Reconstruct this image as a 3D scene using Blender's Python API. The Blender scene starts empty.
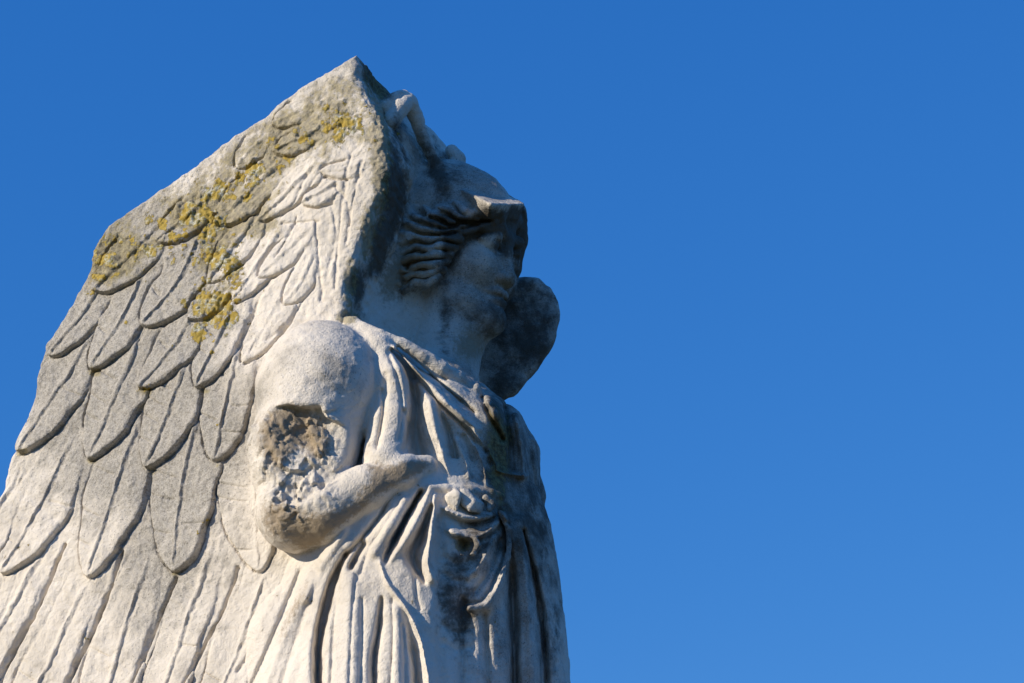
import bpy, bmesh, math, random
import numpy as np
from mathutils import Vector, Matrix
C = bpy.context.scene
rng = np.random.default_rng(7)
random.seed(7)

# ------------------------------------------------------------------ frame
# sculpting space: X right, Y away, Z up, one unit = 0.2 m, origin = the point the camera looks at
PITCH = math.radians(24.0)
FOC = 70.0
D = 10.24 * FOC / 36.0
S = 0.2                                   # metres per unit
FWD = np.array([0, math.cos(PITCH), math.sin(PITCH)])
UPV = np.array([0, -math.sin(PITCH), math.cos(PITCH)])
CAM = -D * FWD
EYE_H = 1.6
ORG = np.array([0.0, 0.0, EYE_H - CAM[2] * S])        # world position of the sculpting origin

def at(px, py, d):
    """point seen at (px,py) of the photo, d units in front of the statue's axis plane"""
    r = FWD + np.array([1.0, 0, 0]) * ((px - 512) / 100 / D) + UPV * ((341.5 - py) / 100 / D)
    t = (-d - CAM[1]) / r[1]
    return CAM + r * t

def proj(P):
    Q = P - CAM
    z = Q @ FWD
    return 512 + Q[..., 0] / z * D * 100, 341.5 - (Q @ UPV) / z * D * 100

# ------------------------------------------------------------------ noise
def _hash(ix, iy, iz, seed):
    h = (ix.astype(np.int64) * 374761393 + iy.astype(np.int64) * 668265263 + iz.astype(np.int64) * 2147483647 + seed * 1274126177) & 0xFFFFFFFF
    h = ((h ^ (h >> 13)) * 1274126177) & 0xFFFFFFFF
    h = h ^ (h >> 16)
    return (h & 0xFFFF).astype(np.float32) / 32767.5 - 1.0

def noise(P, scale, seed=0):
    q = P * scale
    i = np.floor(q).astype(np.int64)
    f = (q - i).astype(np.float32)
    f = f * f * (3 - 2 * f)
    out = 0
    for dx in (0, 1):
        wx = f[:, 0] if dx else 1 - f[:, 0]
        for dy in (0, 1):
            wy = f[:, 1] if dy else 1 - f[:, 1]
            for dz in (0, 1):
                wz = f[:, 2] if dz else 1 - f[:, 2]
                out = out + wx * wy * wz * _hash(i[:, 0] + dx, i[:, 1] + dy, i[:, 2] + dz, seed)
    return out

def fbm(P, scale, octv=3, seed=0):
    o, a = 0, 1.0
    for k in range(octv):
        o = o + a * noise(P, scale * 2 ** k, seed + k * 17)
        a *= 0.5
    return o

# ------------------------------------------------------------------ painted relief maps (photo-plane lookup of carving depth)
class Relief:
    def __init__(self, x0, y0, x1, y1, res=1.0):
        self.x0, self.y0, self.res = x0, y0, res
        self.w, self.h = int((x1 - x0) / res) + 1, int((y1 - y0) / res) + 1
        self.a = np.zeros((self.h, self.w), np.float32)
    def grid(self, bx0, by0, bx1, by1):
        i0 = max(0, int((bx0 - self.x0) / self.res)); i1 = min(self.w, int((bx1 - self.x0) / self.res) + 2)
        j0 = max(0, int((by0 - self.y0) / self.res)); j1 = min(self.h, int((by1 - self.y0) / self.res) + 2)
        if i1 <= i0 or j1 <= j0: return None
        X = self.x0 + np.arange(i0, i1) * self.res; Y = self.y0 + np.arange(j0, j1) * self.res
        return (slice(j0, j1), slice(i0, i1)), *np.meshgrid(X.astype(np.float32), Y.astype(np.float32))
    def stroke(self, pts, w, amp, kind='bump', wob=0.0):
        """w: width px (number or per point); amp likewise; kind bump | left | right (sheer step on that side of the travel direction)"""
        pts = smooth_line(pts)
        n = len(pts)
        ws = np.interp(np.linspace(0, 1, n), np.linspace(0, 1, len(np.atleast_1d(w))), np.atleast_1d(w))
        am = np.interp(np.linspace(0, 1, n), np.linspace(0, 1, len(np.atleast_1d(amp))), np.atleast_1d(amp))
        m = ws.max() * 3.2
        g = self.grid(pts[:, 0].min() - m, pts[:, 1].min() - m, pts[:, 0].max() + m, pts[:, 1].max() + m)
        if g is None: return
        sl, X, Y = g
        d, t, s = line_dist(X, Y, pts)
        W = np.interp(t, np.arange(n), ws); A = np.interp(t, np.arange(n), am)
        if kind == 'bump':
            v = A * np.exp(-(d / W) ** 2)
        else:
            sg = s if kind == 'left' else -s            # sg>0 : the sheer side
            v = np.where(sg > 0, A * np.exp(-(d / 1.6) ** 2), A * np.exp(-(d / W) ** 2))
            v = v - np.where(sg > 0, 0.35 * A * np.exp(-((d - 4) / 3.0) ** 2), 0)
        self.a[sl] += v
    def blob(self, x, y, rx, ry, amp, ang=0):
        r = max(rx, ry) * 2.6
        g = self.grid(x - r, y - r, x + r, y + r)
        if g is None: return
        sl, X, Y = g
        c, s_ = math.cos(ang), math.sin(ang)
        u = (X - x) * c + (Y - y) * s_; v = -(X - x) * s_ + (Y - y) * c
        self.a[sl] += amp * np.exp(-(u / rx) ** 2 - (v / ry) ** 2)
    def sample(self, px, py):
        x = np.clip((px - self.x0) / self.res, 0, self.w - 1.001); y = np.clip((py - self.y0) / self.res, 0, self.h - 1.001)
        i = x.astype(np.int32); j = y.astype(np.int32); fx = (x - i).astype(np.float32); fy = (y - j).astype(np.float32)
        a = self.a
        return (a[j, i] * (1 - fx) + a[j, i + 1] * fx) * (1 - fy) + (a[j + 1, i] * (1 - fx) + a[j + 1, i + 1] * fx) * fy

def smooth_line(pts, n=8):
    P = np.array(pts, float)
    if len(P) < 3: 
        t = np.linspace(0, 1, 5)[:, None]
        return P[0] * (1 - t) + P[-1] * t
    out = []
    Q = np.vstack([2 * P[0] - P[1], P, 2 * P[-1] - P[-2]])
    for k in range(1, len(Q) - 2):
        p0, p1, p2, p3 = Q[k - 1:k + 3]
        for t in np.linspace(0, 1, n, endpoint=False):
            out.append(0.5 * (2 * p1 + (p2 - p0) * t + (2 * p0 - 5 * p1 + 4 * p2 - p3) * t * t + (3 * p1 - p0 - 3 * p2 + p3) * t ** 3))
    out.append(P[-1])
    return np.array(out)

def line_dist(X, Y, pts):
    """distance, index parameter and signed side (positive = left of travel as seen in the picture)"""
    best = np.full(X.shape, 1e9, np.float32); T = np.zeros_like(best); Sg = np.zeros_like(best)
    for k in range(len(pts) - 1):
        a, b = pts[k], pts[k + 1]
        e = b - a; L2 = e @ e + 1e-9
        t = np.clip(((X - a[0]) * e[0] + (Y - a[1]) * e[1]) / L2, 0, 1)
        dx = X - a[0] - t * e[0]; dy = Y - a[1] - t * e[1]
        d = np.sqrt(dx * dx + dy * dy)
        m = d < best
        best = np.where(m, d, best); T = np.where(m, k + t, T)
        Sg = np.where(m, dx * e[1] - dy * e[0], Sg)
    return best, T, Sg

# ------------------------------------------------------------------ signed distance volume
def smin(a, b, k):
    h = np.clip(0.5 + 0.5 * (b - a) / k, 0, 1)
    return b * (1 - h) + a * h - k * h * (1 - h)

class Volume:
    def __init__(self, lo, hi, step):
        self.lo = np.array(lo, float); self.h = step
        self.n = np.ceil((np.array(hi) - self.lo) / step).astype(int) + 1
        self.ax = [(self.lo[i] + np.arange(self.n[i]) * step).astype(np.float32) for i in range(3)]
    def new(self): return np.full(self.n, 0.6, np.float32)
    def box(self, lo, hi):
        i0 = np.clip(np.floor((np.array(lo) - self.lo) / self.h).astype(int), 0, self.n - 1)
        i1 = np.clip(np.ceil((np.array(hi) - self.lo) / self.h).astype(int) + 1, 1, self.n)
        sl = tuple(slice(a, b) for a, b in zip(i0, i1))
        return sl, [self.ax[0][sl[0]][:, None, None], self.ax[1][sl[1]][None, :, None], self.ax[2][sl[2]][None, None, :]]
    def add(self, f, lo, hi, fn, k=0.05, sub=False):
        m = 0.3
        sl, (X, Y, Z) = self.box(np.array(lo) - m, np.array(hi) + m)
        if f[sl].size == 0: return
        d = fn(X, Y, Z).astype(np.float32)
        if sub: f[sl] = -smin(-f[sl], d, k)
        else: f[sl] = smin(f[sl], d, k)
    def chain(self, f, pts, rad, k=0.05, sub=False):
        P = np.array(pts); R = np.broadcast_to(np.atleast_1d(rad), (len(P),)) if np.size(rad) == 1 else np.array(rad)
        for i in range(len(P) - 1):
            a, b, ra, rb = P[i], P[i + 1], R[i], R[i + 1]
            r = max(ra, rb)
            def fn(X, Y, Z, a=a, b=b, ra=ra, rb=rb):
                e = b - a
                t = np.clip(((X - a[0]) * e[0] + (Y - a[1]) * e[1] + (Z - a[2]) * e[2]) / (e @ e + 1e-9), 0, 1)
                return np.sqrt((X - a[0] - t * e[0]) ** 2 + (Y - a[1] - t * e[1]) ** 2 + (Z - a[2] - t * e[2]) ** 2) - (ra + (rb - ra) * t)
            self.add(f, np.minimum(a, b) - r, np.maximum(a, b) + r, fn, k, sub)
    def ell(self, f, c, M, r, k=0.05, sub=False):
        """ellipsoid: centre, rows of M are its axes, radii r"""
        c = np.array(c); r = np.array(r, float); M = np.array(M)
        def fn(X, Y, Z):
            q = [((X - c[0]) * M[i][0] + (Y - c[1]) * M[i][1] + (Z - c[2]) * M[i][2]) / r[i] for i in range(3)]
            k0 = np.sqrt(q[0] ** 2 + q[1] ** 2 + q[2] ** 2)
            k1 = np.sqrt((q[0] / r[0]) ** 2 + (q[1] / r[1]) ** 2 + (q[2] / r[2]) ** 2) + 1e-6
            return k0 * (k0 - 1) / k1
        e = np.sqrt(((M * r[:, None]) ** 2).sum(0))
        self.add(f, c - e, c + e, fn, k, sub)
    def hull(self, f, pts, rnd=0.05, k=0.04, sub=False):
        bm = bmesh.new()
        for p in pts: bm.verts.new(p)
        bmesh.ops.convex_hull(bm, input=bm.verts)
        cen = np.mean(np.array(pts), 0)
        pl = []
        for fc in bm.faces:
            fc.normal_update()
            if fc.calc_area() < 1e-7: continue
            n = np.array(fc.normal); c = n @ np.array(fc.verts[0].co)
            if n @ cen - c > 0: n, c = -n, -c
            pl.append((n, c))
        bm.free()
        def fn(X, Y, Z):
            o = None
            for n, c in pl:
                v = X * n[0] + Y * n[1] + Z * n[2] - c + rnd
                o = v if o is None else smin_neg(o, v, rnd * 1.2 + 1e-3)
            return o - rnd
        P = np.array(pts)
        self.add(f, P.min(0) - rnd, P.max(0) + rnd, fn, k, sub)
    def column(self, f, st, k=0.05):
        """st: rows (z, cx, cy, a, b, ang) of an elliptical column"""
        st = np.array(sorted(st)); z = st[:, 0]
        Z1 = self.ax[2]
        g = [np.interp(Z1, z, st[:, i]).astype(np.float32) for i in range(1, 6)]
        sl, (X, Y, Z) = self.box([-99, -99, z[0]], [99, 99, z[-1]])
        zs = sl[2]
        cx, cy, a, b, an = [q[zs][None, None, :] for q in g]
        u = (X - cx) * np.cos(an) + (Y - cy) * np.sin(an); v = -(X - cx) * np.sin(an) + (Y - cy) * np.cos(an)
        k0 = np.sqrt((u / a) ** 2 + (v / b) ** 2); k1 = np.sqrt((u / a ** 2) ** 2 + (v / b ** 2) ** 2) + 1e-6
        d = (k0 * (k0 - 1) / k1).astype(np.float32)
        d = np.maximum(d, np.maximum(z[0] - Z, Z - z[-1]))
        f[sl] = smin(f[sl], d, k)

def smin_neg(a, b, k): return -smin(-a, -b, k)

def surface_nets(F, lo, h):
    F = np.pad(F, 1, constant_values=0.5)
    lo = np.array(lo) - h
    I = F < 0
    n = np.array(F.shape)
    a_all = np.ones(n - 1, bool); a_any = np.zeros(n - 1, bool)
    for dx in (0, 1):
        for dy in (0, 1):
            for dz in (0, 1):
                s = I[dx:n[0] - 1 + dx, dy:n[1] - 1 + dy, dz:n[2] - 1 + dz]
                a_all &= s; a_any |= s
    act = a_any & ~a_all
    idx = np.argwhere(act)
    vid = np.full(n - 1, -1, np.int32); vid[act] = np.arange(len(idx))
    acc = np.zeros((len(idx), 3)); cnt = np.zeros(len(idx))
    corner = {}
    for c in range(8):
        o = np.array([c & 1, (c >> 1) & 1, (c >> 2) & 1])
        corner[c] = F[idx[:, 0] + o[0], idx[:, 1] + o[1], idx[:, 2] + o[2]]
    for c in range(8):
        for axis in range(3):
            if c & (1 << axis): continue
            c2 = c | (1 << axis)
            va, vb = corner[c], corner[c2]
            m = (va < 0) != (vb < 0)
            t = np.where(m, va / np.where(m, va - vb, 1), 0)
            o = np.array([c & 1, (c >> 1) & 1, (c >> 2) & 1], float)
            p = np.repeat(o[None], len(idx), 0); p[:, axis] += t
            acc += p * m[:, None]; cnt += m
    V = lo + (idx + acc / cnt[:, None]) * h
    quads = []
    for axis in range(3):
        u, v = [(1, 2), (2, 0), (0, 1)][axis]
        sl0 = [slice(1, n[k] - 1) for k in range(3)]; sl1 = list(sl0)
        sl0[axis] = slice(0, n[axis] - 1); sl1[axis] = slice(1, n[axis])
        A = I[tuple(sl0)]; B = I[tuple(sl1)]
        for flip in (False, True):
            m = (A & ~B) if not flip else (~A & B)
            e = np.argwhere(m)
            off = np.array([1, 1, 1]); off[axis] = 0
            e = e + off
            def cell(du, dv):
                q = e.copy(); q[:, u] -= du; q[:, v] -= dv
                return vid[q[:, 0], q[:, 1], q[:, 2]]
            qd = np.stack([cell(1, 1), cell(0, 1), cell(0, 0), cell(1, 0)], 1)
            if flip: qd = qd[:, ::-1]
            quads.append(qd)
    return V, np.concatenate(quads)

def vnormals(V, Q):
    n = np.cross(V[Q[:, 2]] - V[Q[:, 0]], V[Q[:, 3]] - V[Q[:, 1]])
    N = np.zeros_like(V)
    for k in range(4):
        for c in range(3):
            N[:, c] += np.bincount(Q[:, k], n[:, c], len(V))
    return N / (np.linalg.norm(N, axis=1, keepdims=True) + 1e-12)

def relax(V, Q, it=1, lam=0.5):
    for _ in range(it):
        A = np.zeros_like(V); c = np.zeros(len(V))
        for k in range(4):
            a, b = Q[:, k], Q[:, (k + 1) % 4]
            for q in range(3):
                A[:, q] += np.bincount(a, V[b, q], len(V))
            c += np.bincount(a, minlength=len(V))
        V = V + lam * (A / np.maximum(c, 1)[:, None] - V)
    return V

ATTRS = ('grey_film_shade', 'moss', 'dirt', 'tan', 'lichen')
def make_mesh(name, V, Q, N, attr, mat, parent=None):
    """V in sculpting units -> ONE mesh object, normals kept from the whole carving"""
    W = V * S + ORG
    me = bpy.data.meshes.new(name)
    me.vertices.add(len(W)); me.vertices.foreach_set('co', W.astype(np.float32).ravel())
    me.loops.add(Q.size); me.loops.foreach_set('vertex_index', Q.astype(np.int32).ravel())
    me.polygons.add(len(Q)); me.polygons.foreach_set('loop_start', np.arange(0, Q.size, 4, dtype=np.int32))
    me.update(calc_edges=True)
    me.polygons.foreach_set('use_smooth', np.ones(len(Q), bool))
    for a in ATTRS:
        at_ = me.attributes.new(a, 'FLOAT', 'POINT')
        at_.data.foreach_set('value', attr[a].astype(np.float32))
    me.normals_split_custom_set_from_vertices(N.astype(np.float32))
    me.materials.append(mat)
    o = bpy.data.objects.new(name, me); C.collection.objects.link(o)
    if parent:
        o.parent = parent; o.matrix_parent_inverse = parent.matrix_world.inverted()
    return o

def split(name_of, ids, V, Q, N, attr, mat, parent_of):
    """cut one carved surface into part meshes along part ids (per face)"""
    out = {}
    for i in np.unique(ids):
        q = Q[ids == i]
        u, inv = np.unique(q, return_inverse=True)
        out[i] = make_mesh(name_of(i), V[u], inv.reshape(q.shape), N[u], {a: attr[a][u] for a in ATTRS}, mat, parent_of(i))
    return out

# ------------------------------------------------------------------ materials
def stone_material():
    m = bpy.data.materials.new('weathered_marble'); m.use_nodes = True
    nt = m.node_tree; nt.nodes.clear(); L = nt.links.new
    def nd(t, **k):
        n = nt.nodes.new(t)
        for a, b in k.items(): setattr(n, a, b)
        return n
    geo = nd('ShaderNodeTexCoord')
    def nz(scale, detail=4, rough=.6, dist=0):
        n = nd('ShaderNodeTexNoise'); n.inputs['Scale'].default_value = scale; n.inputs['Detail'].default_value = detail
        n.inputs['Roughness'].default_value = rough; n.inputs['Distortion'].default_value = dist
        L(geo.outputs['Object'], n.inputs['Vector']); return n.outputs['Fac']
    def ramp(src, a, b, lo=0., hi=1.):
        r = nd('ShaderNodeMapRange'); r.interpolation_type = 'SMOOTHSTEP'
        r.inputs['From Min'].default_value = a; r.inputs['From Max'].default_value = b
        r.inputs['To Min'].default_value = lo; r.inputs['To Max'].default_value = hi
        L(src, r.inputs['Value']); return r.outputs['Result']
    def math_(op, a, b):
        n = nd('ShaderNodeMath', operation=op)
        for i, q in enumerate((a, b)):
            if hasattr(q, 'links'): L(q, n.inputs[i])
            else: n.inputs[i].default_value = q
        return n.outputs[0]
    def attr(a):
        n = nd('ShaderNodeAttribute'); n.attribute_name = a; return n.outputs['Fac']
    def mix(f, a, b):
        n = nd('ShaderNodeMix', data_type='RGBA')
        if hasattr(f, 'links'): L(f, n.inputs[0])
        else: n.inputs[0].default_value = f
        for i, q in ((6, a), (7, b)):
            if hasattr(q, 'links'): L(q, n.inputs[i])
            else: n.inputs[i].default_value = (*q, 1)
        return n.outputs[2]
    big, mid, fine, spk = nz(5, 5), nz(22, 5, .65), nz(110, 4, .7), nz(260, 3, .7)
    col = mix(ramp(big, .35, .68), (.76, .685, .585), (.66, .59, .495))
    col = mix(ramp(mid, .5, .75, 0, .5), col, (.44, .385, .315))
    # grey weathering film with dark speckle, also shade painted on head and right side
    g = attr('grey_film_shade')
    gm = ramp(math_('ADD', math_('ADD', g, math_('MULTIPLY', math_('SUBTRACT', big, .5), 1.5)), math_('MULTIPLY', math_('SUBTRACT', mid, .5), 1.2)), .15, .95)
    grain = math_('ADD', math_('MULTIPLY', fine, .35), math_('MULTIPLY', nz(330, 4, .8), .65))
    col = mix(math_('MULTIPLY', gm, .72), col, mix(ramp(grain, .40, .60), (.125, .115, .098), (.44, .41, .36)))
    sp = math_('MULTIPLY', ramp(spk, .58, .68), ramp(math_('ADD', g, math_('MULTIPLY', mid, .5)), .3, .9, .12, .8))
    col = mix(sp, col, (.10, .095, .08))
    # tan / brown stain
    t = attr('tan')
    tm = ramp(math_('ADD', t, math_('MULTIPLY', math_('SUBTRACT', fine, .5), 1.0)), .25, .75)
    col = mix(math_('MULTIPLY', tm, .9), col, mix(mid, (.20, .145, .09), (.46, .36, .24)))
    # black-brown grime
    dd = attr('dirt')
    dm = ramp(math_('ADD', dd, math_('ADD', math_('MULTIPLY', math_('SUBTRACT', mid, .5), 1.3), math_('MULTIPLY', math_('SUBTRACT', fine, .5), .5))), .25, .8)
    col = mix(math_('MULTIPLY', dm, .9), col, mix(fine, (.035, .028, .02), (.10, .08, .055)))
    # dull green-brown moss and algae
    mo = attr('moss')
    mm = ramp(math_('ADD', mo, math_('ADD', math_('MULTIPLY', math_('SUBTRACT', mid, .5), 1.2), math_('MULTIPLY', math_('SUBTRACT', fine, .5), .9))), .3, .7)
    col = mix(math_('MULTIPLY', mm, .66), col, mix(ramp(fine, .3, .7), (.085, .064, .02), (.37, .30, .125)))
    # crusty yellow and white lichen
    li = attr('lichen')
    vor = nd('ShaderNodeTexVoronoi'); vor.inputs['Scale'].default_value = 60; L(geo.outputs['Object'], vor.inputs['Vector'])
    lm = ramp(math_('ADD', li, math_('ADD', math_('MULTIPLY', math_('SUBTRACT', mid, .5), 1.6), math_('MULTIPLY', math_('SUBTRACT', fine, .5), 2.4))), .56, .70)
    col = mix(lm, col, mix(ramp(nz(40, 3), .44, .6), (.40, .285, .06), mix(ramp(fine, .4, .6), (.55, .54, .46), (.30, .24, .07))))
    p = nd('ShaderNodeBsdfPrincipled'); p.inputs['Roughness'].default_value = .85
    p.inputs['Specular IOR Level'].default_value = .25
    L(col, p.inputs['Base Color'])
    hgt = math_('ADD', math_('MULTIPLY', fine, .55), math_('ADD', math_('MULTIPLY', spk, .35), math_('MULTIPLY', mid, .7)))
    hgt = math_('ADD', hgt, math_('MULTIPLY', lm, .5))
    b = nd('ShaderNodeBump'); b.inputs['Strength'].default_value = .8; b.inputs['Distance'].default_value = .007
    L(hgt, b.inputs['Height']); L(b.outputs['Normal'], p.inputs['Normal'])
    o = nd('ShaderNodeOutputMaterial'); L(p.outputs[0], o.inputs[0])
    return m

def simple_material(name, c1, c2, scale):
    m = bpy.data.materials.new(name); m.use_nodes = True; nt = m.node_tree
    p = nt.nodes['Principled BSDF']; p.inputs['Roughness'].default_value = .9
    n = nt.nodes.new('ShaderNodeTexNoise'); n.inputs['Scale'].default_value = scale; n.inputs['Detail'].default_value = 6
    r = nt.nodes.new('ShaderNodeValToRGB'); r.color_ramp.elements[0].color = (*c1, 1); r.color_ramp.elements[1].color = (*c2, 1)
    r.color_ramp.elements[0].position = .35; r.color_ramp.elements[1].position = .65
    nt.links.new(n.outputs['Fac'], r.inputs['Fac']); nt.links.new(r.outputs['Color'], p.inputs['Base Color'])
    return m
STONE = stone_material()

# ------------------------------------------------------------------ stain maps (albedo only: moss, grime, lichen, some painted shade), looked up for every part
ST = {a: Relief(-60, 30, 620, 820, 1.0) for a in ATTRS}
def stain(a, x, y, rx, ry, amt, ang=0): ST[a].blob(x, y, rx, ry, amt, ang)

exec_parts = True
# grey film: the left and upper wing; head and right side darkened to deepen shade
stain('grey_film_shade', 60, 330, 110, 130, .75); stain('grey_film_shade', 150, 300, 90, 110, .75); stain('grey_film_shade', 180, 560, 50, 170, .6, .4)
stain('grey_film_shade', 110, 420, 90, 110, .45); stain('grey_film_shade', 250, 120, 120, 50, .5, -.6); stain('grey_film_shade', 350, 90, 40, 40, .4)
stain('grey_film_shade', 190, 430, 50, 60, .5); stain('grey_film_shade', 530, 340, 70, 90, .9); stain('grey_film_shade', 475, 180, 45, 40, .7)
stain('grey_film_shade', 330, 370, 40, 35, .8); stain('grey_film_shade', 460, 270, 60, 70, .55); stain('grey_film_shade', 500, 450, 45, 60, .6); stain('grey_film_shade', 500, 600, 55, 110, .55); stain('grey_film_shade', 415, 200, 30, 80, .4); stain('grey_film_shade', 545, 560, 50, 150, .6)  # head and right-side patches: real grime plus shade painted into the albedo
# moss film along the upper wing and its thick front edge
for x, y, rx, ry, a in ((340, 90, 40, 25, .55), (310, 125, 45, 28, .55), (270, 140, 40, 25, .5), (230, 170, 45, 25, .5), (180, 205, 45, 22, .5),
                        (120, 240, 30, 25, .55), (98, 270, 14, 25, .6), (225, 230, 40, 40, .45), (215, 300, 35, 40, .45), (380, 130, 9, 26, .7),
                        (381, 185, 9, 36, .85), (367, 235, 9, 32, .9), (350, 285, 8, 32, .85), (345, 318, 12, 6, .9), (95, 372, 9, 5, .9),
                        (147, 391, 8, 5, .9), (22, 452, 7, 5, .9), (92, 461, 6, 4, .8), (176, 573, 7, 4, .7), (152, 471, 6, 5, .5), (205, 391, 8, 4, .7),
                        (462, 545, 8, 8, 1.2), (500, 470, 14, 45, .7), (495, 430, 14, 20, .6), (218, 465, 8, 4, .5), (365, 120, 20, 20, .35)):
    stain('moss', x, y, rx, ry, a)
for x, y, r, a in ((212, 222, 10, .8), (205, 236, 9, .8), (188, 215, 9, .6), (228, 262, 12, .8), (232, 275, 10, .8), (207, 300, 12, .8), (222, 305, 12, .8),
                   (203, 250, 8, .6), (195, 335, 8, .65), (330, 115, 10, .6), (345, 128, 12, .7), (358, 120, 10, .6), (338, 140, 9, .55), (300, 130, 8, .5),
                   (272, 138, 7, .7), (112, 240, 9, .6), (100, 262, 9, .7), (190, 180, 8, .5), (150, 215, 8, .5), (218, 190, 8, .5), (238, 245, 8, .6),
                   (193, 262, 6, .5), (215, 318, 8, .65), (240, 288, 8, .5), (147, 389, 6, .7), (200, 340, 6, .5), (232, 430, 6, .5), (205, 520, 5, .5), (197, 532, 4, .5), (28, 503, 6, .5), (260, 150, 8, .45), (370, 145, 8, .45)):
    stain('lichen', x, y, r, r, a)
for x, y, rx, ry, a in ((397, 130, 10, 28, .5), (396, 185, 12, 38, .6), (378, 240, 10, 36, .6), (356, 290, 8, 32, .6)):
    stain('dirt', x, y, rx, ry, a)
stain('dirt', 377, 82, 9, 22, .9, -.6); stain('moss', 377, 82, 12, 22, .4, -.6)
sr = np.random.default_rng(11)
for k in range(150):                                   # lichen colonies scattered along the top and down the middle of the wing
    if k % 3: t = sr.random(); x, y = 92 + 270 * t + sr.normal(0, 9), 262 - 165 * t + abs(sr.normal(0, 16))
    else: x, y = sr.normal(215, 20), sr.uniform(190, 345)
    r = sr.uniform(2.0, 6.5); stain('lichen', x, y, r, r * sr.uniform(.6, 1), sr.uniform(.45, .95), sr.uniform(0, 3))
for k in range(170):                                   # small crusts between them
    t = sr.random(); x, y = 95 + 290 * t + sr.normal(0, 10), 255 - 165 * t + abs(sr.normal(0, 32)) if k % 2 else 0
    if not k % 2: x, y = sr.normal(212, 22), sr.uniform(185, 360)
    r = sr.uniform(1.1, 2.6); stain('lichen', x, y, r, r, sr.uniform(.6, 1.1))
for k in range(40):
    x, y = sr.uniform(10, 330), sr.uniform(350, 683); r = sr.uniform(2, 4); stain('lichen', x, y, r, r, sr.uniform(.2, .5))
for k in range(60):                                    # blotches of dark weathering film over the upper wing
    t = sr.random(); x, y = 60 + 310 * t + sr.normal(0, 25), 290 - 190 * t + abs(sr.normal(0, 45)); r = sr.uniform(8, 24)
    stain('moss', x, y, r, r * sr.uniform(.4, .9), sr.uniform(.1, .3), -.6)
stain('grey_film_shade', 130, 330, 90, 80, .6); stain('grey_film_shade', 100, 480, 80, 80, .35); stain('grey_film_shade', 90, 270, 60, 40, .4)
# brown stains of the broken arm, the forearm's underside, hair and chin
for x, y, rx, ry, a, an in ((295, 425, 32, 22, .9, 0), (275, 450, 18, 30, .7, 0), (320, 450, 16, 18, .6, 0), (285, 522, 30, 22, .9, .5), (318, 528, 14, 28, .6, .6), (345, 515, 40, 8, .8, -.55),
                            (385, 482, 34, 9, .8, -.4), (410, 468, 25, 9, .7, -.2), (375, 468, 14, 10, .55, 0), (405, 275, 22, 25, .7, 0), (470, 345, 20, 20, .5, 0), (425, 255, 20, 16, .5, 0), (405, 190, 14, 60, .55, .15), (385, 290, 14, 24, .4, 0), (425, 150, 10, 30, .4, -.3), (470, 345, 25, 30, .3, 0), (285, 625, 8, 45, .35, .42), (300, 600, 5, 40, .3, .4)):
    stain('tan', x, y, rx, ry, a, an)
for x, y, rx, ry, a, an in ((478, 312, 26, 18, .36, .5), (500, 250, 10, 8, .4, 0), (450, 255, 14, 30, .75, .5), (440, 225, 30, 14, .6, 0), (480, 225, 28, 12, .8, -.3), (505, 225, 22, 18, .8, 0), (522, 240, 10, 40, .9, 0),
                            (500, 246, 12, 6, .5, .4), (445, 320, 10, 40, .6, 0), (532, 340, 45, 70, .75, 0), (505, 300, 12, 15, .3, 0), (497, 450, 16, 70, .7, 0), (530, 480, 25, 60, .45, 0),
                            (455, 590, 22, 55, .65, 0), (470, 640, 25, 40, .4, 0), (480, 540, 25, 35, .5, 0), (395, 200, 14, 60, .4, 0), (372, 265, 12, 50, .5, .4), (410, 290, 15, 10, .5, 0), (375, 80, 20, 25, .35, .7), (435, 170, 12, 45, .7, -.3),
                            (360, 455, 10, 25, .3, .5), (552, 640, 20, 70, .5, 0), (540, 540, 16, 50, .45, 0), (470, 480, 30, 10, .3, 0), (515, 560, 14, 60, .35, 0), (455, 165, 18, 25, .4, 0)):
    stain('dirt', x, y, rx, ry, a, an)  # real grime, weighted up on the head to darken its shade

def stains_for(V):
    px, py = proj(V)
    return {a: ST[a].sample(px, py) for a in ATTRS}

# ------------------------------------------------------------------ the statue
statue = bpy.data.objects.new('angel_statue', None); C.collection.objects.link(statue)
statue.location = tuple(at(430, 800, 0) * S + ORG)
statue['label'] = 'weathered white marble angel with a great feathered wing and a broken arm, against blue sky'
statue['category'] = 'statue'
bpy.context.view_layer.update()

# ================================================================== the feathered wing
TURN = math.radians(21)
W0 = at(385, 330, 0.92)
WU = np.array([math.cos(TURN), -math.sin(TURN), 0.0])       # along the wing, towards the figure
WN = np.array([-math.sin(TURN), -math.cos(TURN), 0.0])      # out of the feathered face
LEAN = math.radians(2)
WV = np.array([0, 0, 1.0])
WN = WN * math.cos(LEAN) + WV * math.sin(LEAN); WV = np.cross(WN, WU) * 1.0
if WV[2] < 0: WV = -WV

def wing_uv(px, py):
    r = FWD + np.array([1.0, 0, 0]) * ((px - 512) / 100 / D) + UPV * ((341.5 - py) / 100 / D)
    t = ((W0 - CAM) @ WN) / (r @ WN)
    q = CAM + r * t - W0
    return q @ WU, q @ WV

HM = Relief(-140, 30, 440, 860, 0.5)
GX, GY = np.meshgrid(HM.x0 + np.arange(HM.w) * HM.res, HM.y0 + np.arange(HM.h) * HM.res)
GX = GX.astype(np.float32); GY = GY.astype(np.float32)
FID = np.zeros(HM.a.shape, np.int16)
# gentle swell of the bare wing
HM.blob(215, 330, 150, 200, .10); HM.blob(330, 150, 60, 80, .08)

def sst(a, b, x):
    t = np.clip((x - a) / (b - a), 0, 1); return t * t * (3 - 2 * t)

def ripple(n, seed):
    r = np.random.default_rng(seed); return r.uniform(-1, 1, n)

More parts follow.
